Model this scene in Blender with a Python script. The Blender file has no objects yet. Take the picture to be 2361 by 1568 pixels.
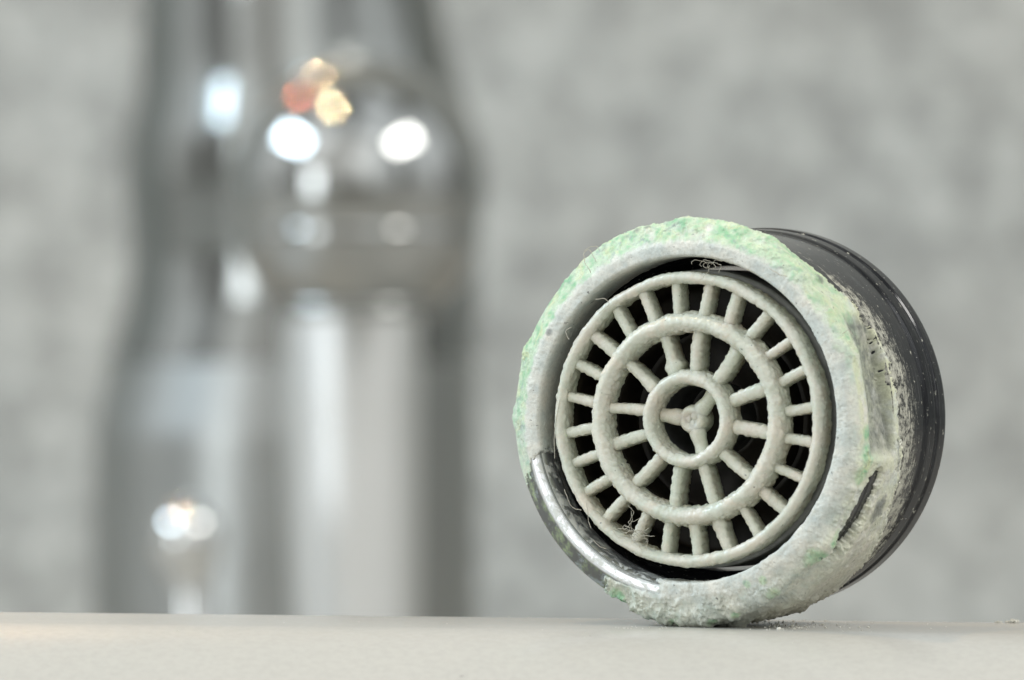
import bpy, math, random
import numpy as np
from mathutils import Matrix, Vector

# ------------------------------------------------------------------ camera, light, exposure
MM = 0.001
SC = bpy.context.scene
COL = SC.collection
R_ = math.radians
D0 = 450.0                      # mm from the camera to the front of the aerator
PXMM = 36.0                     # measuring scale at that distance


def W(px, py, y=0.0):
    """a direction seen in the photograph turned into a place at depth y (mm)"""
    k = (D0 + y) / D0 / PXMM
    return Vector(((px - 1180) * k, y, -(py - 784) * k))


cam_d = bpy.data.cameras.new("camera")
cam = bpy.data.objects.new("camera", cam_d)
COL.objects.link(cam)
cam.location = (0, -D0 * MM, 0)
cam.rotation_euler = (R_(90), 0, 0)
cam_d.sensor_width = 36
cam_d.lens = 36 * D0 / (2360 / PXMM)
cam_d.clip_start = 0.01
cam_d.clip_end = 20
cam_d.dof.use_dof = True
cam_d.dof.focus_distance = (D0 + 3.0) * MM
cam_d.dof.aperture_fstop = cam_d.lens / 5.4
cam_d.dof.aperture_blades = 8
cam_d.dof.aperture_rotation = R_(10)
SC.camera = cam

SC.view_settings.view_transform = 'Standard'
SC.view_settings.look = 'None'
SC.view_settings.exposure = 0.0
SC.view_settings.gamma = 1.0
SC.render.engine = 'CYCLES'
SC.cycles.use_denoising = True
SC.cycles.max_bounces = 8
SC.cycles.sample_clamp_indirect = 6

world = bpy.data.worlds.new("World")
SC.world = world
world.use_nodes = True
wn = world.node_tree
for n in list(wn.nodes):
    wn.nodes.remove(n)
wo = wn.nodes.new('ShaderNodeOutputWorld')
wb = wn.nodes.new('ShaderNodeBackground')
wt = wn.nodes.new('ShaderNodeTexCoord')
ws = wn.nodes.new('ShaderNodeSeparateXYZ')
wr = wn.nodes.new('ShaderNodeMapRange')
wc = wn.nodes.new('ShaderNodeValToRGB')
wr.inputs['From Min'].default_value = -1
wr.inputs['From Max'].default_value = 1
wn.links.new(wt.outputs['Generated'], ws.inputs[0])
wn.links.new(ws.outputs['Z'], wr.inputs['Value'])
wn.links.new(wr.outputs[0], wc.inputs[0])
ce = wc.color_ramp.elements
ce[0].position = 0.0
ce[0].color = (0.22, 0.20, 0.17, 1)
ce[1].position = 1.0
ce[1].color = (0.52, 0.53, 0.53, 1)
e = ce.new(0.45); e.color = (0.24, 0.235, 0.215, 1)
e = ce.new(0.56); e.color = (0.36, 0.36, 0.35, 1)
wm = wn.nodes.new('ShaderNodeMapping')
wm.inputs['Scale'].default_value = (1.0, 1.0, 0.45)
wn.links.new(wt.outputs['Generated'], wm.inputs['Vector'])
wz = wn.nodes.new('ShaderNodeTexNoise')
wz.inputs['Scale'].default_value = 2.6
wz.inputs['Detail'].default_value = 2.0
wn.links.new(wm.outputs[0], wz.inputs['Vector'])
wk = wn.nodes.new('ShaderNodeValToRGB')
wk.color_ramp.elements[0].position = 0.40
wk.color_ramp.elements[0].color = (0.28, 0.27, 0.25, 1)
wk.color_ramp.elements[1].position = 0.60
wk.color_ramp.elements[1].color = (1.9, 1.95, 2.0, 1)
wn.links.new(wz.outputs['Fac'], wk.inputs[0])
wx = wn.nodes.new('ShaderNodeMix')
wx.data_type = 'RGBA'
wx.blend_type = 'MULTIPLY'
wx.inputs[0].default_value = 1.0
wn.links.new(wc.outputs[0], wx.inputs[6])
wn.links.new(wk.outputs[0], wx.inputs[7])
wn.links.new(wx.outputs[2], wb.inputs['Color'])
wb.inputs['Strength'].default_value = 1.45
wn.links.new(wb.outputs[0], wo.inputs['Surface'])


def area(name, loc, target, sx, sy, power, color, shape='RECTANGLE'):
    l = bpy.data.lights.new(name, 'AREA')
    l.shape = shape
    l.size = sx * MM
    l.size_y = sy * MM
    l.energy = power
    l.color = color
    o = bpy.data.objects.new(name, l)
    COL.objects.link(o)
    o.location = Vector(loc) * MM
    d = (Vector(target) - Vector(loc))
    o.rotation_euler = d.to_track_quat('-Z', 'Y').to_euler()
    return o


area('window_light', (-810, 90, 600), (-60, 200, 0), 500, 190, 7.0, (0.70, 0.86, 1.0))
area('flash_softbox', (540, -110, 560), (0, 30, 0), 400, 160, 3.2, (1.0, 0.975, 0.93))
area('lip_fill_light', (-850, -640, 80), (0, 60, 0), 260, 420, 1.8, (0.90, 0.96, 1.0))  # added panel, placed so the chrome lip mirrors white
area('room_bounce', (-500, -1500, 900), (0, 60, 0), 2600, 1800, 9.0, (1.0, 0.99, 0.96))


def halogen(loc, power, color, r=5.0):
    l = bpy.data.lights.new('halogen_lamp', 'POINT')
    l.energy = power
    l.color = color
    l.shadow_soft_size = r * MM
    o = bpy.data.objects.new('halogen_lamp', l)
    COL.objects.link(o)
    o.location = Vector(loc) * MM


halogen((-300, 150, 930), 9.0, (1.0, 0.74, 0.42), 6.0)
halogen((-103, 594, 259), 0.30, (1.0, 0.66, 0.34), 2.0)
halogen((-240, 500, 340), 0.28, (1.0, 0.25, 0.07), 2.5)


# ------------------------------------------------------------------ noise in numpy
_rs = np.random.RandomState(7)
_perm = _rs.permutation(256)
_perm = np.concatenate([_perm, _perm, _perm])
_g = _rs.normal(size=(256, 3))
_g /= np.linalg.norm(_g, axis=1)[:, None]


def perlin(p):
    pi = np.floor(p).astype(np.int64)
    f = p - pi
    pi &= 255
    u = f * f * f * (f * (f * 6 - 15) + 10)
    out = 0
    for i in (0, 1):
        for j in (0, 1):
            for k in (0, 1):
                h = _perm[_perm[_perm[(pi[:, 0] + i) & 255] + ((pi[:, 1] + j) & 255)] + ((pi[:, 2] + k) & 255)]
                g = _g[h]
                d = g[:, 0] * (f[:, 0] - i) + g[:, 1] * (f[:, 1] - j) + g[:, 2] * (f[:, 2] - k)
                w = (u[:, 0] if i else 1 - u[:, 0]) * (u[:, 1] if j else 1 - u[:, 1]) * (u[:, 2] if k else 1 - u[:, 2])
                out = out + d * w
    return out * 1.5


def fbm(p, freq, octaves=4, gain=0.5, seed=0.0):
    a, s, out = 1.0, 0.0, 0
    for o in range(octaves):
        out = out + a * perlin(p * freq + seed + o * 17.3)
        s += a
        a *= gain
        freq *= 2.03
    return out / s


def sstep(x, a, b):
    t = np.clip((x - a) / (b - a), 0, 1)
    return t * t * (3 - 2 * t)


# ------------------------------------------------------------------ mesh helpers (local mm)
def grid_mesh(name, P, mat, parent=None, close_u=True, close_v=False, attrs=None, uv=None, flip=False):
    """P: (nu, nv, 3) grid in mm -> one smooth mesh object"""
    nu, nv = P.shape[:2]
    me = bpy.data.meshes.new(name)
    co = (P.reshape(-1, 3) * MM).astype(np.float32)
    iu = np.arange(nu if close_u else nu - 1)
    iv = np.arange(nv if close_v else nv - 1)
    a, b = np.meshgrid(iu, iv, indexing='ij')
    a = a.ravel(); b = b.ravel()
    a2 = (a + 1) % nu; b2 = (b + 1) % nv
    q = np.stack([a * nv + b, a2 * nv + b, a2 * nv + b2, a * nv + b2], 1)
    if flip:
        q = q[:, ::-1]
    nf = len(q)
    me.vertices.add(len(co)); me.vertices.foreach_set('co', co.ravel())
    me.loops.add(nf * 4); me.loops.foreach_set('vertex_index', q.ravel().astype(np.int32))
    me.polygons.add(nf)
    me.polygons.foreach_set('loop_start', np.arange(0, nf * 4, 4, dtype=np.int32))
    me.polygons.foreach_set('use_smooth', np.ones(nf, dtype=bool))
    me.update(calc_edges=True)
    if attrs:
        for an, arr in attrs.items():
            at = me.color_attributes.new(an, 'FLOAT_COLOR', 'POINT')
            at.data.foreach_set('color', arr.reshape(-1, 4).astype(np.float32).ravel())
    if uv is not None:
        ul = me.uv_layers.new(name='flow')
        ul.data.foreach_set('uv', uv.reshape(-1, 2)[q.ravel()].astype(np.float32).ravel())
    me.materials.append(mat)
    o = bpy.data.objects.new(name, me)
    COL.objects.link(o)
    if parent is not None:
        o.parent = parent
    return o


def merge_grids(name, grids, mat, parent=None):
    """several (nu,nv,3) closed-u grids in one mesh (pieces of the same part)"""
    co, fs, off = [], [], 0
    for P in grids:
        nu, nv = P.shape[:2]
        co.append(P.reshape(-1, 3))
        a, b = np.meshgrid(np.arange(nu), np.arange(nv - 1), indexing='ij')
        a = a.ravel(); b = b.ravel(); a2 = (a + 1) % nu
        fs.append(np.stack([a * nv + b, a2 * nv + b, a2 * nv + b + 1, a * nv + b + 1], 1) + off)
        off += nu * nv
    me = bpy.data.meshes.new(name)
    me.from_pydata((np.concatenate(co) * MM).tolist(), [], np.concatenate(fs).tolist())
    me.polygons.foreach_set('use_smooth', np.ones(len(me.polygons), dtype=bool))
    me.materials.append(mat)
    o = bpy.data.objects.new(name, me)
    COL.objects.link(o)
    if parent is not None:
        o.parent = parent
    return o


def grid_normals(P, close_u=True):
    if close_u:
        du = np.roll(P, -1, 0) - np.roll(P, 1, 0)
    else:
        du = np.gradient(P, axis=0)
    dv = np.gradient(P, axis=1)
    n = np.cross(du, dv)
    n /= np.linalg.norm(n, axis=2)[..., None] + 1e-12
    return n


def resample(pts, step):
    pts = np.array(pts, float)
    d = np.linalg.norm(np.diff(pts, axis=0), axis=1)
    s = np.concatenate([[0], np.cumsum(d)])
    n = max(3, int(s[-1] / step) + 1)
    t = np.linspace(0, s[-1], n)
    return np.stack([np.interp(t, s, pts[:, i]) for i in range(pts.shape[1])], 1), t


def smooth_path(p, it):
    p = p.copy()
    for _ in range(it):
        p[1:-1] = 0.5 * p[1:-1] + 0.25 * (p[:-2] + p[2:])
    return p


def lathe(profile, nu, step=0.2, sm=0):
    """profile (r, z) -> grid around local z"""
    pr, s = resample(profile, step)
    pr = smooth_path(pr, sm)
    th = np.linspace(0, 2 * math.pi, nu, endpoint=False)
    P = np.zeros((nu, len(pr), 3))
    P[..., 0] = np.cos(th)[:, None] * pr[None, :, 0]
    P[..., 1] = np.sin(th)[:, None] * pr[None, :, 0]
    P[..., 2] = pr[None, :, 1]
    return P, th, s


def tube(path, radii, nseg=12, cap=True):
    """(nseg, n, 3) grid along a path"""
    path = np.array(path, float)
    n = len(path)
    radii = np.broadcast_to(np.array(radii, float), (n,)).copy()
    t = np.gradient(path, axis=0)
    t /= np.linalg.norm(t, axis=1)[:, None] + 1e-12
    ref = np.array([0.13, 0.21, 0.97])
    u = np.cross(t, ref); u /= np.linalg.norm(u, axis=1)[:, None] + 1e-12
    v = np.cross(t, u)
    a = np.linspace(0, 2 * math.pi, nseg, endpoint=False)
    if cap:
        radii[0] = radii[-1] = 1e-4
    P = path[None] + (np.cos(a)[:, None, None] * u[None] + np.sin(a)[:, None, None] * v[None]) * radii[None, :, None]
    return P


# ------------------------------------------------------------------ materials
def mat_new(name):
    m = bpy.data.materials.new(name)
    m.use_nodes = True
    nt = m.node_tree
    b = nt.nodes['Principled BSDF']
    return m, nt, b


def nd(nt, t, **kw):
    n = nt.nodes.new(t)
    for k, v in kw.items():
        if hasattr(n, k):
            setattr(n, k, v)
        else:
            n.inputs[k].default_value = v
    return n


def noise(nt, vec, scale, detail=4.0, rough=0.55, dist=0.0):
    n = nd(nt, 'ShaderNodeTexNoise')
    n.inputs['Scale'].default_value = scale
    n.inputs['Detail'].default_value = detail
    n.inputs['Roughness'].default_value = rough
    n.inputs['Distortion'].default_value = dist
    nt.links.new(vec, n.inputs['Vector'])
    return n.outputs['Fac']


def ramp(nt, fac, stops):
    r = nd(nt, 'ShaderNodeValToRGB')
    el = r.color_ramp.elements
    while len(el) < len(stops):
        el.new(0.5)
    for e_, (p, c) in zip(el, stops):
        e_.position = p
        e_.color = (c, c, c, 1) if isinstance(c, (int, float)) else (*c, 1)
    nt.links.new(fac, r.inputs[0])
    return r.outputs[0]


def mix(nt, fac, a, b, mode='MIX'):
    m = nd(nt, 'ShaderNodeMix', data_type='RGBA', blend_type=mode)
    for s, v in ((m.inputs['Factor'], fac), (m.inputs['A'], a), (m.inputs['B'], b)):
        pass
    fi, ai, bi = m.inputs[0], m.inputs[6], m.inputs[7]
    for s, v in ((fi, fac), (ai, a), (bi, b)):
        if hasattr(v, 'links'):
            nt.links.new(v, s)
        elif isinstance(v, (int, float)):
            s.default_value = v if s is fi else (v, v, v, 1)
        else:
            s.default_value = (*v, 1)
    return m.outputs[2]


def math_(nt, op, a, b=0.0, clamp=False):
    m = nd(nt, 'ShaderNodeMath', operation=op, use_clamp=clamp)
    for s, v in ((m.inputs[0], a), (m.inputs[1], b)):
        if hasattr(v, 'links'):
            nt.links.new(v, s)
        else:
            s.default_value = v
    return m.outputs[0]


def mapping(nt, src, scale):
    m = nd(nt, 'ShaderNodeMapping')
    m.inputs['Scale'].default_value = scale
    nt.links.new(src, m.inputs['Vector'])
    return m.outputs[0]


def bump(nt, b, height, strength, dist_mm):
    n = nd(nt, 'ShaderNodeBump')
    n.inputs['Strength'].default_value = strength
    n.inputs['Distance'].default_value = dist_mm * MM
    nt.links.new(height, n.inputs['Height'])
    nt.links.new(n.outputs[0], b.inputs['Normal'])


def objco(nt):
    return nd(nt, 'ShaderNodeTexCoord').outputs['Object']


def attr(nt, name):
    a = nd(nt, 'ShaderNodeAttribute')
    a.attribute_name = name
    s = nd(nt, 'ShaderNodeSeparateColor')
    nt.links.new(a.outputs['Color'], s.inputs[0])
    return s.outputs[0], s.outputs[1], s.outputs[2], a.outputs['Alpha']


def make_crust_mat():
    m, nt, b = mat_new('limescale')
    co = objco(nt)
    g, y, t, k = attr(nt, 'tint')
    n1 = noise(nt, co, 420, 5, 0.6)
    n2 = noise(nt, co, 1300, 5, 0.65)
    n3 = noise(nt, co, 5200, 4, 0.7)
    base = mix(nt, ramp(nt, n1, [(0.35, 0.0), (0.65, 1.0)]), (0.54, 0.58, 0.54), (0.70, 0.68, 0.60))
    base = mix(nt, ramp(nt, n2, [(0.50, 0.0), (0.72, 0.6)]), base, (0.42, 0.47, 0.46))
    base = mix(nt, t, base, (0.54, 0.52, 0.43))
    base = mix(nt, y, base, (0.60, 0.62, 0.40))
    # green copper salts: pale wash then vivid flecks
    gm = math_(nt, 'MULTIPLY', g, ramp(nt, n1, [(0.30, 0.6), (0.60, 1.0)]), True)
    base = mix(nt, gm, base, (0.46, 0.60, 0.42))
    viv = math_(nt, 'MULTIPLY', g, ramp(nt, n2, [(0.47, 0.0), (0.62, 0.8)]), True)
    base = mix(nt, viv, base, (0.19, 0.43, 0.24))
    n5 = noise(nt, co, 800, 5, 0.65, 0.8)
    yv = math_(nt, 'MULTIPLY', g, ramp(nt, n5, [(0.52, 0.0), (0.68, 0.75)]), True)
    base = mix(nt, yv, base, (0.60, 0.62, 0.38))
    gry = math_(nt, 'MULTIPLY', g, ramp(nt, noise(nt, co, 1000, 5, 0.7, 0.5), [(0.55, 0.0), (0.68, 0.8)]), True)
    base = mix(nt, gry, base, (0.27, 0.32, 0.33))
    base = mix(nt, k, base, (0.13, 0.14, 0.135))
    base = mix(nt, 1.0, base, ramp(nt, n3, [(0.3, 0.80), (0.6, 1.08)]), 'MULTIPLY')
    specks = ramp(nt, noise(nt, co, 3000, 2, 0.5), [(0.24, 0.35), (0.30, 1.0)])
    base = mix(nt, 1.0, base, specks, 'MULTIPLY')
    nt.links.new(base, b.inputs['Base Color'])
    nt.links.new(ramp(nt, n2, [(0.35, 0.38), (0.6, 0.72)]), b.inputs['Roughness'])
    b.inputs['Specular IOR Level'].default_value = 0.45
    hh = math_(nt, 'ADD', n2, math_(nt, 'MULTIPLY', n3, 0.6))
    bump(nt, b, hh, 0.55, 0.08)
    return m


def make_plastic_mat(name='scaled_plastic', warm=0.0):
    m, nt, b = mat_new(name)
    co = objco(nt)
    n1 = noise(nt, co, 330, 4, 0.6)
    n2 = noise(nt, co, 1500, 5, 0.65)
    n3 = noise(nt, co, 5000, 3, 0.7)
    base = mix(nt, ramp(nt, n1, [(0.36, 0.0), (0.62, 1.0)]), (0.55, 0.585, 0.50), (0.645, 0.62, 0.535))
    base = mix(nt, ramp(nt, n2, [(0.54, 0.0), (0.75, 0.5)]), base, (0.58, 0.50, 0.40))
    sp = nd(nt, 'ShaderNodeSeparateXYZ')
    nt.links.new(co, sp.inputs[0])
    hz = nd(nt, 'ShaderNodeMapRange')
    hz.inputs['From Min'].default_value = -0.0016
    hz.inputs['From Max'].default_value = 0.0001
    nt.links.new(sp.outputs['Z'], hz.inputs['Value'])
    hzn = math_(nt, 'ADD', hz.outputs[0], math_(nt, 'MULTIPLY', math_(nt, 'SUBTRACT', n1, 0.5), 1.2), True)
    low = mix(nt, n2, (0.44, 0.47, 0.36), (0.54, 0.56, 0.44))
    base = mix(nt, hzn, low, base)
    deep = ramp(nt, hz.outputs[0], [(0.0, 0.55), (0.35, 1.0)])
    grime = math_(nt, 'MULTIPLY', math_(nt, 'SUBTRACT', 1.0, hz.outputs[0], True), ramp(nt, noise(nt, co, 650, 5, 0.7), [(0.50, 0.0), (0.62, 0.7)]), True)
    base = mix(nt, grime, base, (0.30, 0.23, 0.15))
    pk = ramp(nt, noise(nt, co, 480, 5, 0.65, 0.5), [(0.52, 0.0), (0.66, 0.6)])
    base = mix(nt, math_(nt, 'MULTIPLY', pk, hz.outputs[0]), base, (0.66, 0.585, 0.48))
    base = mix(nt, 1.0, base, ramp(nt, n3, [(0.3, 0.93), (0.6, 1.03)]), 'MULTIPLY')
    base = mix(nt, 1.0, base, ramp(nt, noise(nt, co, 2600, 2, 0.5), [(0.235, 0.3), (0.27, 1.0)]), 'MULTIPLY')
    nt.links.new(base, b.inputs['Base Color'])
    nt.links.new(ramp(nt, n2, [(0.35, 0.20), (0.6, 0.42)]), b.inputs['Roughness'])
    b.inputs['Subsurface Weight'].default_value = 0.25
    b.inputs['Subsurface Scale'].default_value = 0.0005
    b.inputs['Subsurface Radius'].default_value = (1.0, 0.9, 0.6)
    hh = math_(nt, 'ADD', n2, math_(nt, 'MULTIPLY', n3, 0.35))
    bump(nt, b, hh, 0.25, 0.05)
    return m


def make_metal_mat():
    """scuffed chrome body, its dark reflections put in as black, bright at the lip; attr wear: R = chrome, G = smear, B = stain"""
    m, nt, b = mat_new('plated_metal')
    co = objco(nt)
    uv = nd(nt, 'ShaderNodeUVMap'); uv.uv_map = 'flow'
    c, s, st, _ = attr(nt, 'wear')
    streak = noise(nt, mapping(nt, uv.outputs[0], (0.55, 3.2, 1)), 1.6, 7, 0.68)
    fine = noise(nt, mapping(nt, uv.outputs[0], (1.2, 4.5, 1)), 6.0, 5, 0.7)
    dots = noise(nt, co, 2600, 3, 0.6)
    sm = math_(nt, 'ADD', math_(nt, 'SUBTRACT', s, 1.16), math_(nt, 'ADD', math_(nt, 'MULTIPLY', streak, 1.3), math_(nt, 'MULTIPLY', fine, 0.9)))
    smf = math_(nt, 'MULTIPLY', ramp(nt, sm, [(0.58, 0.0), (0.78, 0.95)]), ramp(nt, noise(nt, co, 1500, 6, 0.75), [(0.42, 0.05), (0.56, 1.0)]))
    dot = ramp(nt, dots, [(0.70, 0.0), (0.74, 0.8)])
    base = mix(nt, c, (0.010, 0.011, 0.013), (0.88, 0.89, 0.90))  # near-black stands in for dark surroundings mirrored in the chrome
    scr = ramp(nt, noise(nt, mapping(nt, uv.outputs[0], (0.10, 7.0, 1)), 2.4, 6, 0.75), [(0.56, 0.0), (0.70, 0.6)])
    base = mix(nt, scr, base, (0.30, 0.31, 0.31))
    flk = ramp(nt, noise(nt, mapping(nt, uv.outputs[0], (0.8, 1.6, 1)), 1.9, 6, 0.7), [(0.63, 0.0), (0.66, 0.9)])
    n5 = noise(nt, co, 700, 6, 0.7, 0.6)
    stain = math_(nt, 'MULTIPLY', st, ramp(nt, noise(nt, co, 900, 7, 0.72), [(0.48, 0.0), (0.62, 0.85)]), True)
    base = mix(nt, st, base, (0.16, 0.165, 0.16))
    base = mix(nt, stain, base, (0.35, 0.42, 0.24))
    base = mix(nt, math_(nt, 'MULTIPLY', st, ramp(nt, noise(nt, co, 1100, 5, 0.7), [(0.55, 0.0), (0.64, 0.9)]), True), base, (0.34, 0.38, 0.40))
    smf = math_(nt, 'MAXIMUM', smf, math_(nt, 'MULTIPLY', flk, math_(nt, 'SUBTRACT', 1.0, c, True)))
    base = mix(nt, smf, base, (0.50, 0.495, 0.42))
    base = mix(nt, math_(nt, 'MULTIPLY', dot, 0.8), base, (0.45, 0.45, 0.42))
    nt.links.new(base, b.inputs['Base Color'])
    anyw = math_(nt, 'MAXIMUM', math_(nt, 'MAXIMUM', smf, dot), math_(nt, 'MULTIPLY', stain, 0.9))
    spots = math_(nt, 'MULTIPLY', math_(nt, 'SUBTRACT', c, st, True), ramp(nt, noise(nt, co, 950, 6, 0.75, 0.4), [(0.50, 0.0), (0.60, 1.0)]), True)
    base = mix(nt, spots, base, (0.66, 0.67, 0.62))
    nt.links.new(base, b.inputs['Base Color'])
    anyw = math_(nt, 'MAXIMUM', anyw, spots)
    met = math_(nt, 'MULTIPLY', math_(nt, 'SUBTRACT', c, math_(nt, 'MULTIPLY', st, 0.35), True), math_(nt, 'SUBTRACT', 1.0, anyw), True)
    nt.links.new(met, b.inputs['Metallic'])
    rg = math_(nt, 'ADD', math_(nt, 'ADD', 0.02, math_(nt, 'MULTIPLY', c, 0.22)), math_(nt, 'MULTIPLY', anyw, 0.5))
    rg = math_(nt, 'ADD', rg, math_(nt, 'MULTIPLY', n5, 0.22))
    nt.links.new(rg, b.inputs['Roughness'])
    b.inputs['IOR'].default_value = 1.36
    hh = math_(nt, 'ADD', math_(nt, 'MULTIPLY', anyw, 0.6), math_(nt, 'MULTIPLY', n5, 0.5))
    bump(nt, b, hh, 0.25, 0.05)
    return m


def make_simple(name, color, rough=0.5, metal=0.0, nscale=500, var=0.25, bstr=0.2, bd=0.05, ior=1.5):
    m, nt, b = mat_new(name)
    co = objco(nt)
    n = noise(nt, co, nscale, 5, 0.6)
    c2 = tuple(v * (1 - var) for v in color)
    nt.links.new(mix(nt, ramp(nt, n, [(0.35, 0.0), (0.65, 1.0)]), c2, color), b.inputs['Base Color'])
    b.inputs['Roughness'].default_value = rough
    b.inputs['Metallic'].default_value = metal
    b.inputs['IOR'].default_value = ior
    if bstr:
        bump(nt, b, n, bstr, bd)
    return m


def make_ceramic():
    m, nt, b = mat_new('glazed_ceramic')
    co = objco(nt)
    n1 = noise(nt, co, 60, 4, 0.6)
    n2 = noise(nt, co, 1700, 3, 0.7)
    base = mix(nt, ramp(nt, n1, [(0.35, 0.0), (0.65, 1.0)]), (0.430, 0.423, 0.392), (0.442, 0.432, 0.400))
    base = mix(nt, 1.0, base, ramp(nt, n2, [(0.35, 0.955), (0.6, 1.02)]), 'MULTIPLY')
    base = mix(nt, 1.0, base, ramp(nt, noise(nt, co, 900, 2, 0.5), [(0.215, 0.6), (0.245, 1.0)]), 'MULTIPLY')
    nt.links.new(base, b.inputs['Base Color'])
    b.inputs['Roughness'].default_value = 0.26
    bump(nt, b, n2, 0.04, 0.02)
    return m


def make_wall():
    m, nt, b = mat_new('mottled_wall')
    co = objco(nt)
    n1 = noise(nt, co, 14, 3, 0.5)
    n2 = noise(nt, co, 165, 6, 0.75)
    c = mix(nt, ramp(nt, n1, [(0.34, 0.0), (0.66, 1.0)]), (0.335, 0.352, 0.342), (0.372, 0.380, 0.360))
    c = mix(nt, 1.0, c, ramp(nt, n2, [(0.40, 0.68), (0.60, 1.24)]), 'MULTIPLY')
    nt.links.new(c, b.inputs['Base Color'])
    b.inputs['Roughness'].default_value = 0.7
    bump(nt, b, n2, 0.3, 2.0)
    return m


def make_chrome(name='chrome', c0=0.60, c1=0.74, rough=0.05):
    m, nt, b = mat_new(name)
    co = objco(nt)
    n = noise(nt, co, 90, 4, 0.6)
    nt.links.new(mix(nt, n, (c0, c0 + 0.01, c0), (c1, c1 + 0.01, c1)), b.inputs['Base Color'])
    b.inputs['Metallic'].default_value = 1.0
    b.inputs['Roughness'].default_value = rough
    return m


M_CRUST = make_crust_mat()
M_PLAST = make_plastic_mat()
M_METAL = make_metal_mat()
M_CERAM = make_ceramic()
M_WALL = make_wall()
M_CHROME = make_chrome()
M_NOSE = make_chrome('spout_chrome', 0.36, 0.44, 0.035)
M_REFLECT = make_chrome('reflection_metal', 0.74, 0.82, 0.40)  # pale metal of the stand-in reflection under the spout
M_BODY = make_chrome('dark_chrome', 0.25, 0.34, 0.12)
M_COLLAR = make_chrome('collar_chrome', 0.30, 0.36, 0.16)
M_BASE = make_chrome('streak_dulled_chrome', 0.32, 0.40, 0.34)  # lower-body chrome, darkened and roughened to dull a reflected streak
M_BRASS = make_chrome('tarnished_brass', 0.10, 0.2, 0.4)
M_SLEEVE = make_simple('grey_plastic', (0.42, 0.43, 0.41), 0.45, 0, 600, 0.4)
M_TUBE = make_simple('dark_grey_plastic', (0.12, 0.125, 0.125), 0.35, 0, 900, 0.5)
M_DARK = make_simple('shade_dark_brown', (0.040, 0.032, 0.021), 0.6, 0, 500, 0.6, 0.4, 0.1)  # brown inner walls, darkened so the interior shade sits in the colour
M_LINT = make_simple('lint', (0.52, 0.49, 0.40), 0.8, 0, 900, 0.3, 0)
M_CRUMB = make_simple('limescale_crumbs', (0.66, 0.65, 0.58), 0.8, 0, 2500, 0.25, 0.4)
M_COUNTER = make_simple('counter_stone', (0.40, 0.39, 0.36), 0.35, 0, 40, 0.2, 0)


def setp(o, **kw):
    for k, v in kw.items():
        o[k] = v
    return o


# ------------------------------------------------------------------ the setting
def plane(name, x0, x1, a, b, mat, axis):
    n = 24
    P = np.zeros((n, n, 3))
    X, Y = np.meshgrid(np.linspace(x0, x1, n), np.linspace(*a, n), indexing='ij')
    P[..., 0] = X
    if axis == 'wall':
        P[..., 2] = Y; P[..., 1] = b
    else:
        P[..., 1] = Y; P[..., 2] = b
    return grid_mesh(name, P, mat, close_u=False)


RIM_TOP = -(1447 - 784) / PXMM          # z of the ledge the aerator rests on
COUNTER_Z = RIM_TOP - 34.0
WALL_Y = 620.0
o = plane('wall', -1500, 1500, (COUNTER_Z, 1300), WALL_Y, M_WALL, 'wall'); setp(o, kind='structure')
o = plane('counter', -1500, 1500, (-200, WALL_Y), COUNTER_Z, M_COUNTER, 'floor'); setp(o, kind='structure')

# ledge: a long block of glazed ceramic, small bevel at the back, large round nose in front
prof = []
back = 14.0
prof += [(back, -34.0)]
for a in np.linspace(0, 90, 7):
    prof.append((back - 0.35 + 0.35 * math.cos(R_(a)), -0.35 + 0.35 * math.sin(R_(a))))
Rn = 24.0
for a in np.linspace(90, 0, 60):
    prof.append((-3.0 - Rn * math.cos(R_(a)), -Rn + Rn * math.sin(R_(a))))
prof.append((-27.0, -34.0))
pr = np.array(prof)
xs = np.linspace(-260, 260, 60)
P = np.zeros((len(xs), len(pr), 3))
P[..., 0] = xs[:, None]
P[..., 1] = pr[None, :, 0]
P[..., 2] = pr[None, :, 1]
ledge = grid_mesh('sink_rim', P, M_CERAM, close_u=False, flip=True)
ledge.location = (0, 0, RIM_TOP * MM)
tilt = R_(0.60)
pivot = 11.4 * MM
ledge.rotation_euler = (0, tilt, 0)
ledge.location.z += pivot * math.tan(tilt)
setp(ledge, kind='structure')

# ------------------------------------------------------------------ the aerator
PHI = R_(26.0)
CX, CY = 1581, 967
HGT = (1447 - CY) / PXMM
centre = W(CX, CY, 0)
aer = bpy.data.objects.new('faucet_aerator', None)
COL.objects.link(aer)
aer.empty_display_size = 0.01
Rm = Matrix(((math.cos(PHI), 0, -math.sin(PHI)),
             (-math.sin(PHI), 0, -math.cos(PHI)),
             (0, 1, 0)))
aer.matrix_world = Matrix.Translation(Vector((centre.x, centre.y, centre.z - HGT)) * MM) @ Rm.to_4x4()
setp(aer, label='old faucet aerator caked in pale green limescale, standing on its edge on the ceramic ledge', category='faucet aerator')


def part(o):
    o.location = (0, HGT * MM, 0)
    return o


def wrap(a):
    return (a + math.pi) % (2 * math.pi) - math.pi


def dth(th, deg):
    return np.degrees(wrap(th - R_(deg)))


# ---- metal housing
prof = [(9.6, -10.0), (9.9, -6.0), (10.55, -4.0), (10.56, -0.8), (10.62, -0.55), (10.82, -0.16), (10.92, -0.05), (11.32, -0.06), (11.42, -0.14), (12.62, -1.15), (12.74, -1.4), (12.70, -2.2),
        (12.5, -2.6), (12.12, -2.8), (12.12, -10.4), (12.28, -10.8), (12.36, -11.8), (12.30, -11.95), (12.30, -12.05), (12.44, -12.2),
        (12.46, -13.2), (12.38, -13.5), (11.2, -13.8), (9.5, -13.8)]
P, th, s = lathe(prof, 720, 0.09, 1)
TH = np.repeat(th[:, None], P.shape[1], 1)
Rr = np.hypot(P[..., 0], P[..., 1])
Z = P[..., 2]
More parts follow.
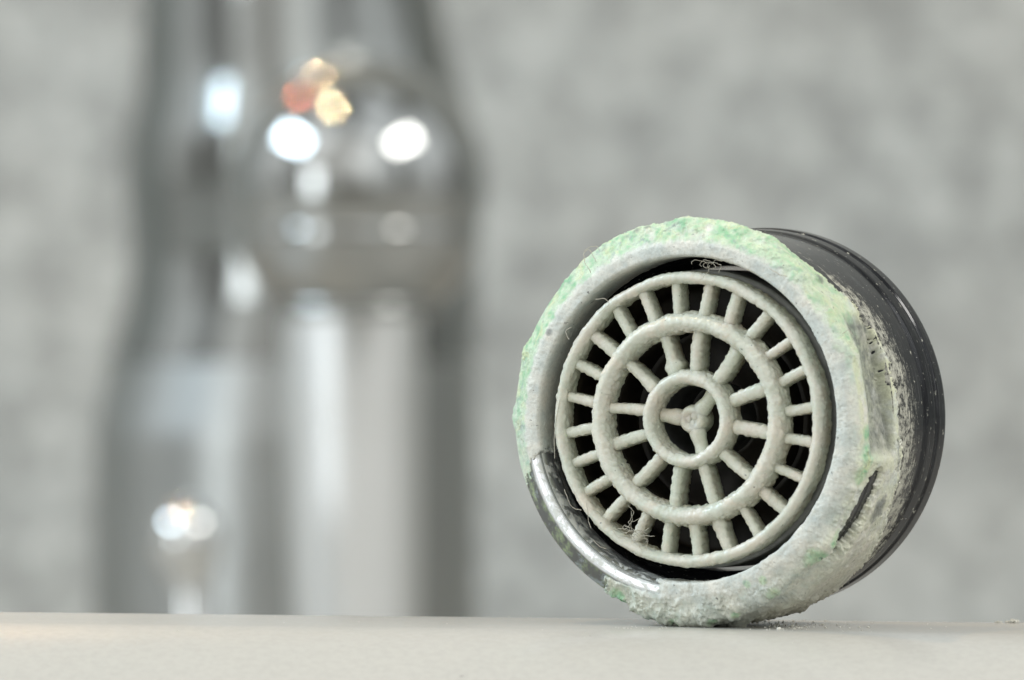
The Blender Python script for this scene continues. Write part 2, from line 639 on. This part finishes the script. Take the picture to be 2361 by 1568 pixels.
# wrench flat
flat = 10.8 / np.maximum(np.cos(wrap(TH - R_(11))), 0.3)
inz = sstep(Z, -5.45, -5.3) * (1 - sstep(Z, -1.7, -1.5))
newR = np.where(Rr > 11.6, np.minimum(Rr, Rr + (np.minimum(flat, Rr) - Rr) * inz), Rr)
slim = np.interp(np.degrees(wrap(TH)), [-180, -90, -62, 45, 75, 180], [0, 0, 1, 1, 0, 0])
newR = np.where((newR > 11.7) & (Z > -3.0), newR * (1 - slim) + np.minimum(newR, 12.08 - 0.26 * np.exp(-((np.degrees(wrap(TH)) - 11) / 17) ** 2) * sstep(Z, -3.0, -2.0)) * slim, newR)
P[..., 0] *= newR / Rr; P[..., 1] *= newR / Rr
d225 = np.abs(dth(TH, 226))
chrome = (1 - sstep(d225, 46, 52)) * sstep(Z, -2.6, -2.0) * sstep(newR, 10.2, 10.45)
stain = (1 - sstep(d225, 46, 52)) * (1 - sstep(Z, -0.28, -0.12)) * sstep(newR, 11.3, 11.5)
chrome = np.maximum(chrome, 0)


def zlim(thd):
    """how far back (mm, positive) the crust reaches at each angle"""
    xs_ = [-180, -150, -120, -95, -75, -60, -45, -30, -15, 0, 15, 30, 40, 50, 60, 80, 110, 150, 180]
    ys_ = [9, 10, 11, 12.0, 12.0, 11.0, 9.8, 8.4, 7.2, 6.4, 5.9, 5.4, 4.2, 3.2, 2.7, 2.6, 2.9, 4.0, 9]
    return np.interp(thd, xs_, ys_)


thd = np.degrees(wrap(TH))
zl = zlim(thd)
smear = 1 - 0.8 * sstep(-Z - zl, -0.5, 6.0)
smear = smear * (1 - 0.6 * sstep(-Z, 10.0, 12.0))
smear = np.where(thd > 50, smear * 0.8, smear) * (newR > 11.6)
smear = smear * (1 - sstep(Z, -4.6, -4.2))
wear = np.stack([chrome, smear, stain, np.ones_like(stain)], -1)
uv = np.stack([TH * 12.0, np.repeat(s[None], len(th), 0)], -1)
housing = part(grid_mesh('housing', P, M_METAL, aer, attrs={'wear': wear}, uv=uv, flip=False))
housing['label'] = 'scuffed chrome body coloured black for its dark reflections, bright lip showing at lower left'

# ---- limescale crust over it
cprof = [(10.52, -3.2), (10.48, -0.4), (10.50, -0.12), (10.58, -0.02), (11.0, 0.0), (11.25, -0.02), (11.50, -0.16), (12.62, -1.10), (12.74, -1.4), (12.70, -2.2), (12.14, -3.3), (12.12, -13.0)]
P, th, s = lathe(cprof, 1500, 0.062, 1)
TH = np.repeat(th[:, None], P.shape[1], 1)
S = np.repeat(s[None], len(th), 0)
Rr = np.hypot(P[..., 0], P[..., 1])
Z = P[..., 2].copy()
thd = np.degrees(wrap(TH))
flat = 11.08 / np.maximum(np.cos(wrap(TH - R_(11))), 0.3)
inz = sstep(Z, -5.6, -5.25) * (1 - sstep(Z, -2.0, -1.4))
newR = np.where(Rr > 11.6, Rr + (np.minimum(flat, Rr) - Rr) * inz, Rr)
flatm = inz * (1 - sstep(flat, 11.7, 12.1))
slim = np.interp(np.degrees(wrap(TH)), [-180, -90, -62, 45, 75, 180], [0, 0, 1, 1, 0, 0])
newR = np.where(newR > 11.7, newR * (1 - slim) + np.minimum(newR, 12.08 - 0.26 * np.exp(-((np.degrees(wrap(TH)) - 11) / 17) ** 2) * sstep(Z, -3.0, -2.0)) * slim, newR)
P[..., 0] *= newR / Rr; P[..., 1] *= newR / Rr
Nn = grid_normals(P)
# make sure normals point away from the metal
chk = Nn[0, -5]
if chk[0] < 0:
    Nn = -Nn
for _ in range(4):                       # soften the normals round the corner
    Nn[:, 1:-1] = (Nn[:, :-2] + 2 * Nn[:, 1:-1] + Nn[:, 2:])
    Nn /= np.linalg.norm(Nn, axis=2)[..., None]
flatP = P.reshape(-1, 3)
shp = Z.shape
f1 = fbm(flatP, 0.35, 3, 0.5, 3.1).reshape(shp)
f2 = fbm(flatP, 1.2, 5, 0.55, 11.0).reshape(shp)
f3 = fbm(flatP, 4.0, 3, 0.6, 23.0).reshape(shp)
ridged = 1 - 2 * np.abs(fbm(flatP * np.array([1, 1, 1.0]), 0.9, 4, 0.55, 41.0).reshape(shp))
corner = np.interp(thd, [-180, -150, -120, -90, -70, -45, -20, 0, 20, 45, 70, 90, 110, 140, 165, 180],
                   [.07, .10, .30, .50, .50, .40, .16, .05, .03, .12, .20, .20, .14, .10, .07, .07])
side = np.interp(thd, [-180, -120, -90, -60, -30, 0, 30, 60, 90, 140, 180],
                 [.5, .7, 0.95, .62, .34, .20, .20, .22, .30, .4, .5])
side = side + np.interp(thd, [-180, -120, -90, -50, -25, 0, 180], [.3, .5, .55, .50, .2, 0, 0]) * sstep(Z, -8.5, -2.5)
face_t = np.interp(thd, [-180, -120, -90, -45, 0, 60, 120, 180], [.12, .16, .22, .18, .12, .14, .14, .12])
wc_ = sstep(Rr, 11.2, 12.2) * sstep(Z, -3.6, -2.2)          # near the outer corner
wside = (1 - sstep(Z, -3.6, -2.2)) * (Rr > 11.5)
winner = 1 - sstep(Rr, 10.50, 10.62)
T = face_t * (1 - wc_) * (1 - wside) + corner * wc_ + side * wside
T = T * (1 - 0.75 * winner)
f4 = fbm(flatP, 9.0, 2, 0.5, 87.0).reshape(shp)
lumpy = np.interp(thd, [-180, -120, -60, -20, 40, 110, 180], [.8, 2.0, 1.7, 1.0, .9, .9, .8])
lumpy = lumpy * (1 - 0.5 * (1 - sstep(Z, -2.4, -1.8)) * (np.abs(thd) < 60))
T += lumpy * (0.28 * f1 * (0.2 + wc_ + wside) + 0.09 * f2 * (0.4 + 0.8 * wc_ + 0.7 * wside) + 0.04 * ridged * (wc_ + 0.6 * wside)) + lumpy * 0.018 * f3 * (0.6 + 0.6 * wc_) + 0.007 * f4
nodes = [-180, -152, -128, -100, -84, -62, -38, -12, 20, 48, 66, 92, 112, 131, 158, 180]
sag = np.zeros(shp)
for a0, a1 in zip(nodes[:-1], nodes[1:]):
    m0, h0 = (a0 + a1) / 2, (a1 - a0) / 2
    inside = (thd >= a0) & (thd <= a1)
    sag = np.where(inside, 12.6 * (1 - math.cos(R_(h0)) / np.cos(np.radians(thd - m0))), sag)
T -= 0.75 * (sag - 0.10) * np.clip(wc_ + 0.4 * wside, 0, 1)
fl1 = fbm(flatP, 0.8, 5, 0.6, 131.0).reshape(shp)
fl2 = fbm(flatP, 1.4, 5, 0.6, 151.0).reshape(shp)
fl3 = fbm(flatP, 0.6, 4, 0.6, 171.0).reshape(shp)
T += lumpy * (0.05 * sstep(fl1, 0.03, 0.07) + 0.035 * sstep(fl2, 0.10, 0.14) - 0.06 * sstep(fl3, 0.16, 0.19)) * (0.45 + 0.7 * wc_ + 0.5 * wside) * (1 - winner)
T = T * (1 - flatm) + (0.15 + 0.04 * f2 + 0.02 * f3) * flatm
# ragged inner edge
T += winner * (0.10 * f2 + 0.08 * f3)
# -- where the metal shows
jag = 1.1 * f2 + 0.7 * f3
cov = np.full(shp, 5.0)
back_edge = (zl_ := zlim(thd)) + Z + 1.2 * fbm(flatP * np.array([1, 1, 1]), 0.6, 5, 0.6, 5.0).reshape(shp) + 0.9 * f3
cov = np.minimum(cov, np.where(Rr > 11.6, back_edge, 5.0))
# lower left: face and lip bare from 194 to 262 deg, bevel bare to 240 deg
t360 = np.degrees(TH) % 360
ang_lo = (195 - t360) * 0.20
end_face = 259 - 0 * S
frac = sstep(Rr, 11.25, 11.7)
ang_hi = (t360 - (259 * (1 - frac) + 240 * frac)) * 0.20
bare = np.maximum(ang_lo, ang_hi) + 0.8 * jag + 0.9 * (Rr - 11.4) * (t360 < 220)
bare = np.where((Z > -4.2), bare, 5.0)
cov = np.minimum(cov, bare)


def lens(t0, z0, t1, z1, hw):
    """signed cover: negative inside a lens between two (deg, depth) points"""
    a = np.array([R_(t0) * 12.3, -z0]); b = np.array([R_(t1) * 12.3, -z1])
    X = wrap(TH) * 12.3; Y = Z
    ab = b - a; L = np.hypot(*ab)
    u = ((X - a[0]) * ab[0] + (Y - a[1]) * ab[1]) / L ** 2
    d = np.abs((X - a[0]) * ab[1] - (Y - a[1]) * ab[0]) / L
    w = hw * np.clip(4 * u * (1 - u), 0, None) ** 0.5
    return np.where((u > 0) & (u < 1), d - w, 5.0)


cov = np.minimum(cov, np.where(Rr > 11.6, lens(-14, 3.5, -46, 2.1, 0.80) * 2 + 0.9 * f2 + 0.5 * f3 + 0.15 * jag, 5))
m_ = sstep(cov, 0.0, 0.10)
thin = sstep(cov, 0.0, 1.0)
thin = np.minimum(thin, 0.25 + 0.75 * sstep(bare, 0.0, 2.2))
Tt = np.where(m_ > 0, np.maximum(T, 0.06) * (0.45 + 0.55 * thin), 0)
Tt = Tt * m_ - 0.22 * (1 - m_)
Pc = P + Nn * Tt[..., None]
# fill the chamfer of the metal: crust is thicker on the bevel, already offset by profile
# -- tint masks
n_lo = fbm(flatP, 0.55, 4, 0.6, 61.0).reshape(shp)
n_hi = fbm(flatP, 1.6, 4, 0.6, 71.0).reshape(shp)


def spot(t0, r0, z0, rad):
    c = np.array([r0 * math.cos(R_(t0)), r0 * math.sin(R_(t0)), z0])
    d = np.linalg.norm(Pc - c, axis=2)
    return 1 - sstep(d + 0.5 * n_hi * rad, rad * 0.5, rad * 1.15)


outer = sstep(Rr + 0.5 * n_hi, 11.25, 11.65) * (1 - sstep(-Z, 3.0, 4.5))
arc = np.interp(thd, [-180, -170, -100, -60, -30, 10, 30, 55, 75, 120, 165, 180], [.75, .5, .10, .05, .05, .10, .50, .75, .95, 1.0, .9, .75])
G = outer * arc * sstep(n_lo, -0.6, -0.05)
for a_ in ((-4, 12.3, -1.4, 0.8), (-11, 12.5, -1.5, 1.1), (-16, 12.4, -1.2, 0.9), (27, 12.0, -0.8, 0.8), (33, 12.0, -0.6, 0.7), (-45, 12.5, -0.6, 0.9),
           (-37, 12.7, -1.1, .7), (-62, 12.6, -0.5, 0.6), (-67.5, 11.3, .2, 0.3), (-62, 11.6, .2, 0.32), (-76, 12.9, -0.8, .4), (-84, 13.1, -1.0, .5), (-95, 12.9, -1, .6),
           (-115, 12.5, -1, .8), (-122, 12.2, -1.2, .5), (62, 12.8, -2.0, .7), (52, 12.4, -2.2, .6)):
    G = np.maximum(G, spot(*a_))
Yl = sstep(Rr, 11.7, 12.0) * np.interp(thd, [-180, -60, -40, -15, 5, 35, 55, 90, 140, 180], [.1, .1, .3, .55, .8, .9, .7, .45, .25, .1])
Yl = np.clip(Yl * sstep(n_lo + n_hi, -0.5, 0.25), 0, 1) * 0.85
Tn = sstep(-Z, 2.2, 4.0) * np.interp(thd, [-180, -95, -60, -20, 0, 180], [.9, .85, .7, .2, .05, .1])
Tn = np.clip(Tn + 0.5 * 0.6 * flatm, 0, 1)
K = spot(-27.5, 12.5, -5.4, 1.05) * 0.75
for a_ in ((108, 12.6, -1.1, .42), (104.5, 12.6, -1.1, .36), (123, 12.7, -1.5, .35), (129, 12.6, -1.6, .4), (150, 11.2, 0.1, .3), (47, 12.5, -2.2, .5), (160, 12.5, -1.5, .4)):
    K = np.maximum(K, 0.7 * spot(*a_))
K = np.maximum(K, flatm * np.clip(0.66 + 0.7 * n_hi + 0.3 * f3, 0, 0.9))
K = np.maximum(K, 0.7 * (1 - sstep(cov, 0.0, 0.12)) * (cov < 0.2))
streakn = fbm(np.stack([TH * 12 * 0.35, Z * 2.2, 0 * Z], -1).reshape(-1, 3), 1.0, 5, 0.65, 9.0).reshape(shp)
K = np.maximum(K, sstep(streakn, 0.12, 0.4) * wside * (1 - sstep(zl_ + Z, 0.5, 3.5)) * 0.8)
tint = np.stack([np.clip(G, 0, 1), Yl, np.clip(Tn, 0, 1), np.clip(K, 0, 1)], -1)
crust = part(grid_mesh('limescale_crust', Pc, M_CRUST, aer, attrs={'tint': tint}))
crust['label'] = 'rough white and pale green limescale crust round the front rim'


def bumpy(P, amp, seed, close_u=True, fine=0.25, freq=1.6):
    n = grid_normals(P, close_u)
    q = P.reshape(-1, 3)
    a = np.abs(fbm(q, freq, 2, 0.5, seed)).reshape(P.shape[:2])
    b = fbm(q, freq * 3.6, 3, 0.55, seed + 5).reshape(P.shape[:2])
    c = fbm(q, 0.3, 2, 0.5, seed + 9).reshape(P.shape[:2])
    sgn = 1.0
    w = 1.0 - 0.72 * np.clip(n[..., 2], 0, 1) ** 1.5
    d = w * (amp * (2.2 * a - 0.3) + amp * fine * b * 2.2) + amp * 1.1 * c
    return P + n * (d * sgn)[..., None]


def out_fix(P, zin):
    return P


def ring(name, ri, ro, z_top, depth, seed, rnd=0.3, amp=0.07, mat=None, wob=0.0, fl=0.0):
    """closed ring: rounded front, straight sides going back"""
    mid = (ri + ro) / 2
    hw = (ro - ri) / 2
    prof = [(ro + fl, z_top - depth), (ro + fl, z_top - rnd * 1.6 - 0.5), (ro + fl * 0.3, z_top - rnd * 1.6 - 0.1)]
    for a in np.linspace(0, 180, 13):
        prof.append((mid + hw * math.copysign(abs(math.cos(R_(a))) ** 1.0, math.cos(R_(a))), z_top - rnd * 1.4 + rnd * 1.4 * math.sin(R_(a)) ** 1.0))
    prof += [(ri - fl * 0.2, z_top - rnd * 1.6 - 0.1), (ri - fl * 0.7, z_top - rnd * 1.6 - 0.5), (ri - fl * 0.7, z_top - depth)]
    P, th, s = lathe(prof, 900, 0.07, 1)
    n = grid_normals(P)
    # orient outwards
    k = 3
    if n[0, k, 0] < 0:
        P2 = bumpy(P[:, ::-1], amp, seed)[:, ::-1]
    else:
        P2 = bumpy(P, amp, seed)
    if wob:
        f = fbm(np.stack([np.cos(th) * 3, np.sin(th) * 3, 0 * th + seed], -1), 1.0, 3, 0.5, seed)
        P2[..., 0] *= 1 + (wob * f / ro)[:, None]
        P2[..., 1] *= 1 + (wob * f / ro)[:, None]
    return part(grid_mesh(name, P2, mat or M_PLAST, aer))


o = ring('outer_ring', 8.74, 9.44, 0.05, 1.7, 3.0, 0.30, 0.085, wob=0.12)
o['label'] = 'thin knobbly outer ring of the grille'
o = ring('middle_ring', 5.66, 6.74, 0.35, 1.75, 13.0, 0.50, 0.11, wob=0.10, fl=0.13)
o['label'] = 'thick rounded middle ring of the grille'
o = ring('hub_ring', 2.30, 3.10, 0.25, 1.8, 23.0, 0.36, 0.08, wob=0.06, fl=0.10)
o['label'] = 'small round hub ring in the centre of the grille'

# sleeve behind the outer ring, inner shell and dark interior
P, th, s = lathe([(9.62, -8.0), (9.60, -2.5), (9.5, -2.4), (9.0, -2.4), (8.95, -2.6), (8.95, -8.0)], 360, 0.2)
part(grid_mesh('insert_sleeve', P, M_SLEEVE, aer))
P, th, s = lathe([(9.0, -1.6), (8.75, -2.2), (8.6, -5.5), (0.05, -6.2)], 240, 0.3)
part(grid_mesh('shade_backing', P, M_DARK, aer, flip=True))  # dark backing, its colour standing in for shade behind the spokes
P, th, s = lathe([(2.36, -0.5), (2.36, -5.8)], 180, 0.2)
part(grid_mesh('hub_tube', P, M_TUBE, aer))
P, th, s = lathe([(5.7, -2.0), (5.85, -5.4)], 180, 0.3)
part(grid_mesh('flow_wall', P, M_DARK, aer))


def spoke(x0, y0, x1, y1, w, z_top, depth, seed, lobes=5.0, lump=0.0, bend=0.0):
    L = math.hypot(x1 - x0, y1 - y0)
    n = 46; m = 28
    t = np.linspace(0, 1, n)
    rs = np.random.RandomState(int(seed * 10) % 9999)
    prof = (1 - np.abs(2 * t - 1) ** 9) ** 0.5
    wv = w * (1 + 0.05 * np.sin(t * math.pi * 2 * lobes + rs.uniform(0, 6)) + rs.uniform(-.10, .10) + 0.12 * (t - 0.5) * rs.uniform(-1, 1))
    if lump:
        wv = wv * (1 + lump * np.exp(-((t - 0.22) / 0.14) ** 2))
    ux, uy = (x1 - x0) / L, (y1 - y0) / L
    a = np.linspace(0, 2 * math.pi, m, endpoint=False)
    P = np.zeros((m, n, 3))
    cx = x0 + (x1 - x0) * t - uy * bend * np.sin(t * math.pi) * w
    cy = y0 + (y1 - y0) * t + ux * bend * np.sin(t * math.pi) * w
    for i, an in enumerate(a):
        ca, sa = math.cos(an), math.sin(an)
        side_ = math.copysign(abs(ca) ** 0.85, ca) * wv / 2 * prof
        up = (math.copysign(abs(sa) ** 0.75, sa)) * (w * 0.5 if sa > 0 else depth) * prof
        P[i, :, 0] = cx - uy * side_
        P[i, :, 1] = cy + ux * side_
        P[i, :, 2] = z_top - w * 0.5 + up
    nrm = grid_normals(P)
    mid = P.mean(0, keepdims=True)
    if ((P - mid) * nrm).sum() < 0:
        P = P[::-1].copy()
    P = bumpy(P, 0.055 * w / 0.8, seed, fine=0.7, freq=2.2)
    return part(grid_mesh('spoke', P, M_PLAST, aer))


def polar(px, py, zc):
    """spoke direction read off the photograph -> angle in the face"""
    dx = (px - 1581 - (-zc) * 15) / 0.905
    dy = -(py - 967)
    return math.atan2(dy, dx)


OUT = [(1560, 685), (1628, 690), (1690, 712), (1747, 750), (1795, 800), (1825, 868), (1837, 943), (1835, 1015), (1812, 1088), (1780, 1152), (1728, 1203), (1668, 1240),
       (1603, 1252), (1537, 1250), (1475, 1225), (1412, 1185), (1367, 1130), (1337, 1065), (1322, 995), (1327, 922), (1347, 850), (1383, 788), (1432, 735), (1492, 700)]
random.seed(4)
for i, (px, py) in enumerate(OUT):
    a = polar(px, py, -0.6)
    r0, r1 = 6.45, 9.05
    sk = random.uniform(-0.018, 0.018)
    spoke(r0 * math.cos(a - sk), r0 * math.sin(a - sk), r1 * math.cos(a + sk), r1 * math.sin(a + sk), random.uniform(0.60, 0.74), -0.35, 1.5, 31 + i * 1.7, bend=random.uniform(-.12, .12),
          lump=0.25 if i in (11,) else 0.0)
INN = [(1540, 815), (1607, 812), (1673, 842), (1718, 912), (1725, 990), (1692, 1070), (1630, 1108), (1560, 1118), (1490, 1090), (1445, 1018), (1437, 942), (1470, 865)]
for i, (px, py) in enumerate(INN):
    a = polar(px, py, -0.5)
    r0, r1 = 2.85, 5.95
    sk = random.uniform(-0.03, 0.03)
    o = spoke(r0 * math.cos(a - sk), r0 * math.sin(a - sk), r1 * math.cos(a + sk), r1 * math.sin(a + sk), random.uniform(0.70, 0.85), -0.30, 1.7, 131 + i * 2.3,
              lump=0.7 if i == 0 else (0.3 if i in (11,) else 0), bend=random.uniform(-.12, .12))
    if i == 0:
        o['label'] = 'crooked swollen spoke just above the hub'

# centre star: three arms and a dimpled boss in one piece
pieces = []
zc = -1.15
cxs, cys = 0.05, 0.0
for deg, ln in ((173, 2.3), (49, 2.3), (287, 2.3)):
    t = np.linspace(0, 1, 30)
    path = np.stack([cxs + np.cos(R_(deg)) * ln * t, cys + np.sin(R_(deg)) * ln * t, zc + 0 * t], 1)
    g_ = tube(path, 0.50 + 0.05 * np.sin(t * 9 + deg), 24)
    pieces.append(bumpy(g_, 0.04, deg * .1, freq=2.2))
Pb, th, s = lathe([(0.02, -0.16), (0.34, -0.16), (0.46, -0.06), (0.62, 0.0), (0.82, -0.10), (0.94, -0.40), (0.92, -1.6)], 90, 0.06, 1)
Pb[..., 2] += zc + 0.54
Pb[..., 0] += cxs; Pb[..., 1] += cys
pieces.append(bumpy(Pb[:, ::1], -0.035, 77.0))
merge_grids('centre_star', pieces, M_PLAST, aer).location = (0, HGT * MM, 0)


# ---- lint fibres stuck on it
def to_local(px, py, z):
    """place on the face plane at local depth z seen at that spot of the photo"""
    return np.array([(px - 1581 + z * 15) / (36 * 0.905), -(py - 967) / 36.0, z])


def fibre(pts, z, rad=0.018, wig=0.06, seed=1):
    rs = np.random.RandomState(seed)
    c = np.array([to_local(p[0], p[1], z + rs.uniform(-.1, .15)) for p in pts])
    n = 14 * (len(c) - 1)
    tt = np.linspace(0, len(c) - 1, n)
    out = np.zeros((n, 3))
    cc = np.vstack([2 * c[0] - c[1], c, 2 * c[-1] - c[-2]])
    for i, t in enumerate(tt):
        k = min(int(t), len(c) - 2); f = t - k
        p0, p1, p2, p3 = cc[k], cc[k + 1], cc[k + 2], cc[k + 3]
        out[i] = 0.5 * ((2 * p1) + (-p0 + p2) * f + (2 * p0 - 5 * p1 + 4 * p2 - p3) * f * f + (-p0 + 3 * p1 - 3 * p2 + p3) * f ** 3)
    out += fbm(out, 2.0, 2, 0.5, seed)[:, None] * wig
    return tube(out, rad, 6)


lint_sets = [
    ([[(1374, 604), (1368, 590), (1356, 575), (1345, 583), (1346, 598), (1352, 612), (1362, 628)], [(1346, 576), (1362, 568), (1375, 566), (1382, 575)]], 0.3),
    ([[(1612, 592), (1625, 600), (1640, 612), (1652, 625)], [(1630, 622), (1642, 606), (1655, 600), (1664, 606)], [(1640, 598), (1646, 612), (1660, 616), (1672, 622)],
      [(1632, 612), (1648, 618), (1656, 628), (1662, 640)]], 0.15),
    ([[(1372, 688), (1395, 690), (1404, 700), (1392, 712), (1380, 722)], [(1318, 752), (1304, 762), (1306, 776), (1312, 782)]], 0.3),
    ([[(1440, 1205), (1450, 1222), (1470, 1212), (1486, 1225), (1500, 1240)], [(1420, 1240), (1440, 1228), (1462, 1238), (1478, 1226), (1492, 1246)],
      [(1452, 1190), (1455, 1210), (1448, 1232), (1430, 1246)], [(1410, 1236), (1432, 1244), (1456, 1230), (1474, 1244)], [(1416, 1228), (1436, 1236), (1450, 1224), (1470, 1232), (1484, 1218)],
      [(1440, 1200), (1462, 1206), (1478, 1214), (1470, 1234)]], 0.1),
    ([[(1300, 1130), (1308, 1152), (1316, 1170), (1340, 1180)], [(1352, 1160), (1356, 1200), (1362, 1222)], [(1368, 1245), (1380, 1262), (1398, 1268)]], 0.3),
    ([[(1290, 920), (1282, 960), (1276, 1010), (1278, 1060)]], 0.1),
    ([[(1770, 618), (1790, 632), (1812, 640)], [(1935, 770), (1948, 762), (1958, 772)]], 0.3),
]
rl = random.Random(12)


def tangle(cx, cy, count, spread, steps=9, stp=9.0):
    out = []
    for _ in range(count):
        x = cx + rl.gauss(0, spread * 0.5); y = cy + rl.gauss(0, spread * 0.3)
        a = rl.uniform(0, 6.28); turn = rl.uniform(-0.7, 0.7)
        pts = []
        for _k in range(steps):
            pts.append((x, y))
            a += turn + rl.gauss(0, 0.45)
            x += stp * math.cos(a); y += stp * 0.8 * math.sin(a)
        out.append(pts)
    return out


lint_sets[1] = (tangle(1640, 608, 7, 16, 7, 8), 0.2)
lint_sets[3] = (tangle(1448, 1228, 14, 22, 9, 8), 0.15)
for i, (ls, z) in enumerate(lint_sets):
    o = merge_grids('lint_fibre', [fibre(p, z, 0.022 if len(ls) < 6 else 0.015, 0.10, i * 7 + k) for k, p in enumerate(ls)], M_LINT, aer)
    part(o)

# ------------------------------------------------------------------ crumbs of limescale on the ledge
def ledge_z(x, y):
    z = 0.0
    if y < -3:
        z = math.sqrt(max(Rn * Rn - (y + 3) ** 2, 0)) - Rn
    return RIM_TOP + z - (x - 11.4) * math.tan(tilt)


def crumb_bm(verts, faces, x, y, r, rs):
    base = len(verts)
    nu, nv = 7, 5
    for j in range(nv):
        ph = math.pi * j / (nv - 1)
        for i in range(nu):
            a = 2 * math.pi * i / nu
            rr = r * rs.uniform(0.7, 1.25)
            verts.append((x + rr * math.sin(ph) * math.cos(a), y + rr * math.sin(ph) * math.sin(a), ledge_z(x, y) + r * 0.45 + rr * 0.7 * math.cos(ph)))
    for j in range(nv - 1):
        for i in range(nu):
            faces.append((base + j * nu + i, base + j * nu + (i + 1) % nu, base + (j + 1) * nu + (i + 1) % nu, base + (j + 1) * nu + i))


def crumbs(name, items, seed):
    rs = np.random.RandomState(seed)
    v, f = [], []
    for x, y, r in items:
        crumb_bm(v, f, x, y, r, rs)
    me = bpy.data.meshes.new(name)
    me.from_pydata((np.array(v) * MM).tolist(), [], f)
    me.materials.append(M_CRUMB)
    o = bpy.data.objects.new(name, me)
    COL.objects.link(o)
    return o


rs = np.random.RandomState(5)
items = []
for _ in range(120):
    x = 17.5 + rs.exponential(2.2) * rs.choice([-0.4, 1]); y = rs.uniform(2, 13.8) if rs.rand() < .75 else rs.uniform(-3, 3)
    items.append((x, y, abs(rs.normal(0, 0.045)) + 0.02))
for _ in range(22):
    items.append((rs.uniform(6.5, 11.5), rs.uniform(-2.5, 1.5), rs.uniform(0.015, 0.045)))
for _ in range(50):
    items.append((rs.uniform(-32, 32), rs.choice([13.6, rs.uniform(-12, 13)]), rs.uniform(0.012, 0.05)))
o = crumbs('limescale_dust', items, 1)
setp(o, kind='stuff')
for nm, px, r, lab in (('limescale_crumb', 2332, 0.24, 'pale limescale crumb at the far right end of the ledge, the biggest of the crumbs'),
                       ('limescale_crumb', 2300, 0.13, 'small pale limescale crumb just left of the biggest crumb on the ledge')):
    x = (px - 1180) / 36 * (D0 + 13) / D0
    o = crumbs(nm, [(x, 13.0, r), (x + r * 1.2, 12.8, r * 0.8), (x - r * 1.3, 13.1, r * 0.6)], int(px))
    setp(o, label=lab, category='crumb')

# ------------------------------------------------------------------ the chrome faucet, far out of focus
FY = 400.0


def Pf(px, py, y=FY):
    return np.array(W(px, py, y))


def vert_lathe(rows, y, nu=64, sm=2):
    """rows: (py, left px, right px) seen outline -> body of revolution-like sections"""
    rows = np.array(rows, float)
    rs_, _ = resample(rows, 12)
    rs_ = smooth_path(rs_, sm)
    a = np.linspace(0, 2 * math.pi, nu, endpoint=False)
    P = np.zeros((nu, len(rs_), 3))
    for j, (py, l, r) in enumerate(rs_):
        c = Pf((l + r) / 2, py, y)
        hw = (r - l) / 2 * (D0 + y) / D0 / PXMM
        P[:, j, 0] = c[0] + hw * np.cos(a)
        P[:, j, 1] = y + hw * np.sin(a)
        P[:, j, 2] = c[2]
    return P


faucet = bpy.data.objects.new('faucet', None)
COL.objects.link(faucet)
fb = Pf(670, 1500)
fbase = Vector((fb[0] * MM, (FY + 30) * MM, COUNTER_Z * MM))
faucet.location = fbase
faucet.empty_display_size = 0.02
setp(faucet, label='blurred chrome faucet standing behind the ledge on the left', category='faucet')


def fpart(name, P, mat=M_CHROME, flip=False):
    Q = P - np.array(fbase) / MM
    return grid_mesh(name, Q, mat, faucet, flip=flip)


zb = 784 - COUNTER_Z * PXMM * D0 / (D0 + FY + 30)
body = vert_lathe([(-260, 335, 985), (0, 325, 1015), (120, 320, 1040), (180, 318, 1060), (320, 285, 1105), (420, 284, 1110), (600, 298, 1108), (700, 285, 1106), (830, 246, 1102)], FY + 30)
fpart('body', body, M_BODY)
low = vert_lathe([(830, 252, 1096), (1000, 215, 1100), (1400, 212, 1100), (zb - 1, 210, 1102)], FY + 30)
fpart('base', low, M_BASE)
# added form standing in for a bright reflection on the body
colm = vert_lathe([(600, 655, 962), (700, 652, 968), (900, 652, 968), (1300, 668, 966), (zb - 1, 690, 966)], FY - 4)
fpart('reflection_column', colm, M_REFLECT)
# spout: a short arm out of the body, and a domed head with the outlet below
nose = Pf(825, 430, FY - 30)
NR = 15.0
path = [(nose[0] - 2.0 * (1 - k / 40), FY + 34 - k / 40 * 62.0, nose[2] + 4.0 * (1 - k / 40)) for k in range(41)]
fpart('spout', tube(path, np.linspace(14.5, 13.0, 41), 160, cap=False), M_NOSE)
hp = [(max(NR * math.cos(R_(a)), 0.01), NR * math.sin(R_(a))) for a in np.linspace(90, -12, 90)]
hp += [(14.5, -3.6), (14.4, -4.5), (14.28, -4.8), (14.30, -5.0), (14.42, -5.2), (14.42, -6.0), (14.1, -7.6), (13.4, -9.4), (12.2, -11.2), (10.9, -12.6), (9.8, -13.6), (9.3, -13.6), (8.8, -12.4), (0.05, -12.4)]
P, th, s = lathe(hp, 360, 0.22, 0)
fpart('spout_head', P + nose, M_NOSE)
P, th, s = lathe([(9.8, 0.0), (10.2, -0.6), (10.0, -1.6), (8.6, -1.8), (8.4, 0.4), (0.1, 0.4)], 96, 0.3)
fpart('outlet_collar', P + np.array([nose[0], nose[1], nose[2] - 13.4]), M_COLLAR)
# small lift knob in front, left
knob = vert_lathe([(1150, 425, 440), (1165, 385, 482), (1200, 355, 508), (1250, 348, 516), (1300, 362, 505), (1330, 395, 490), (1380, 395, 492), (1440, 392, 500), (zb - 1, 385, 508)], FY - 30, 48, 3)
fpart('lift_knob', knob)
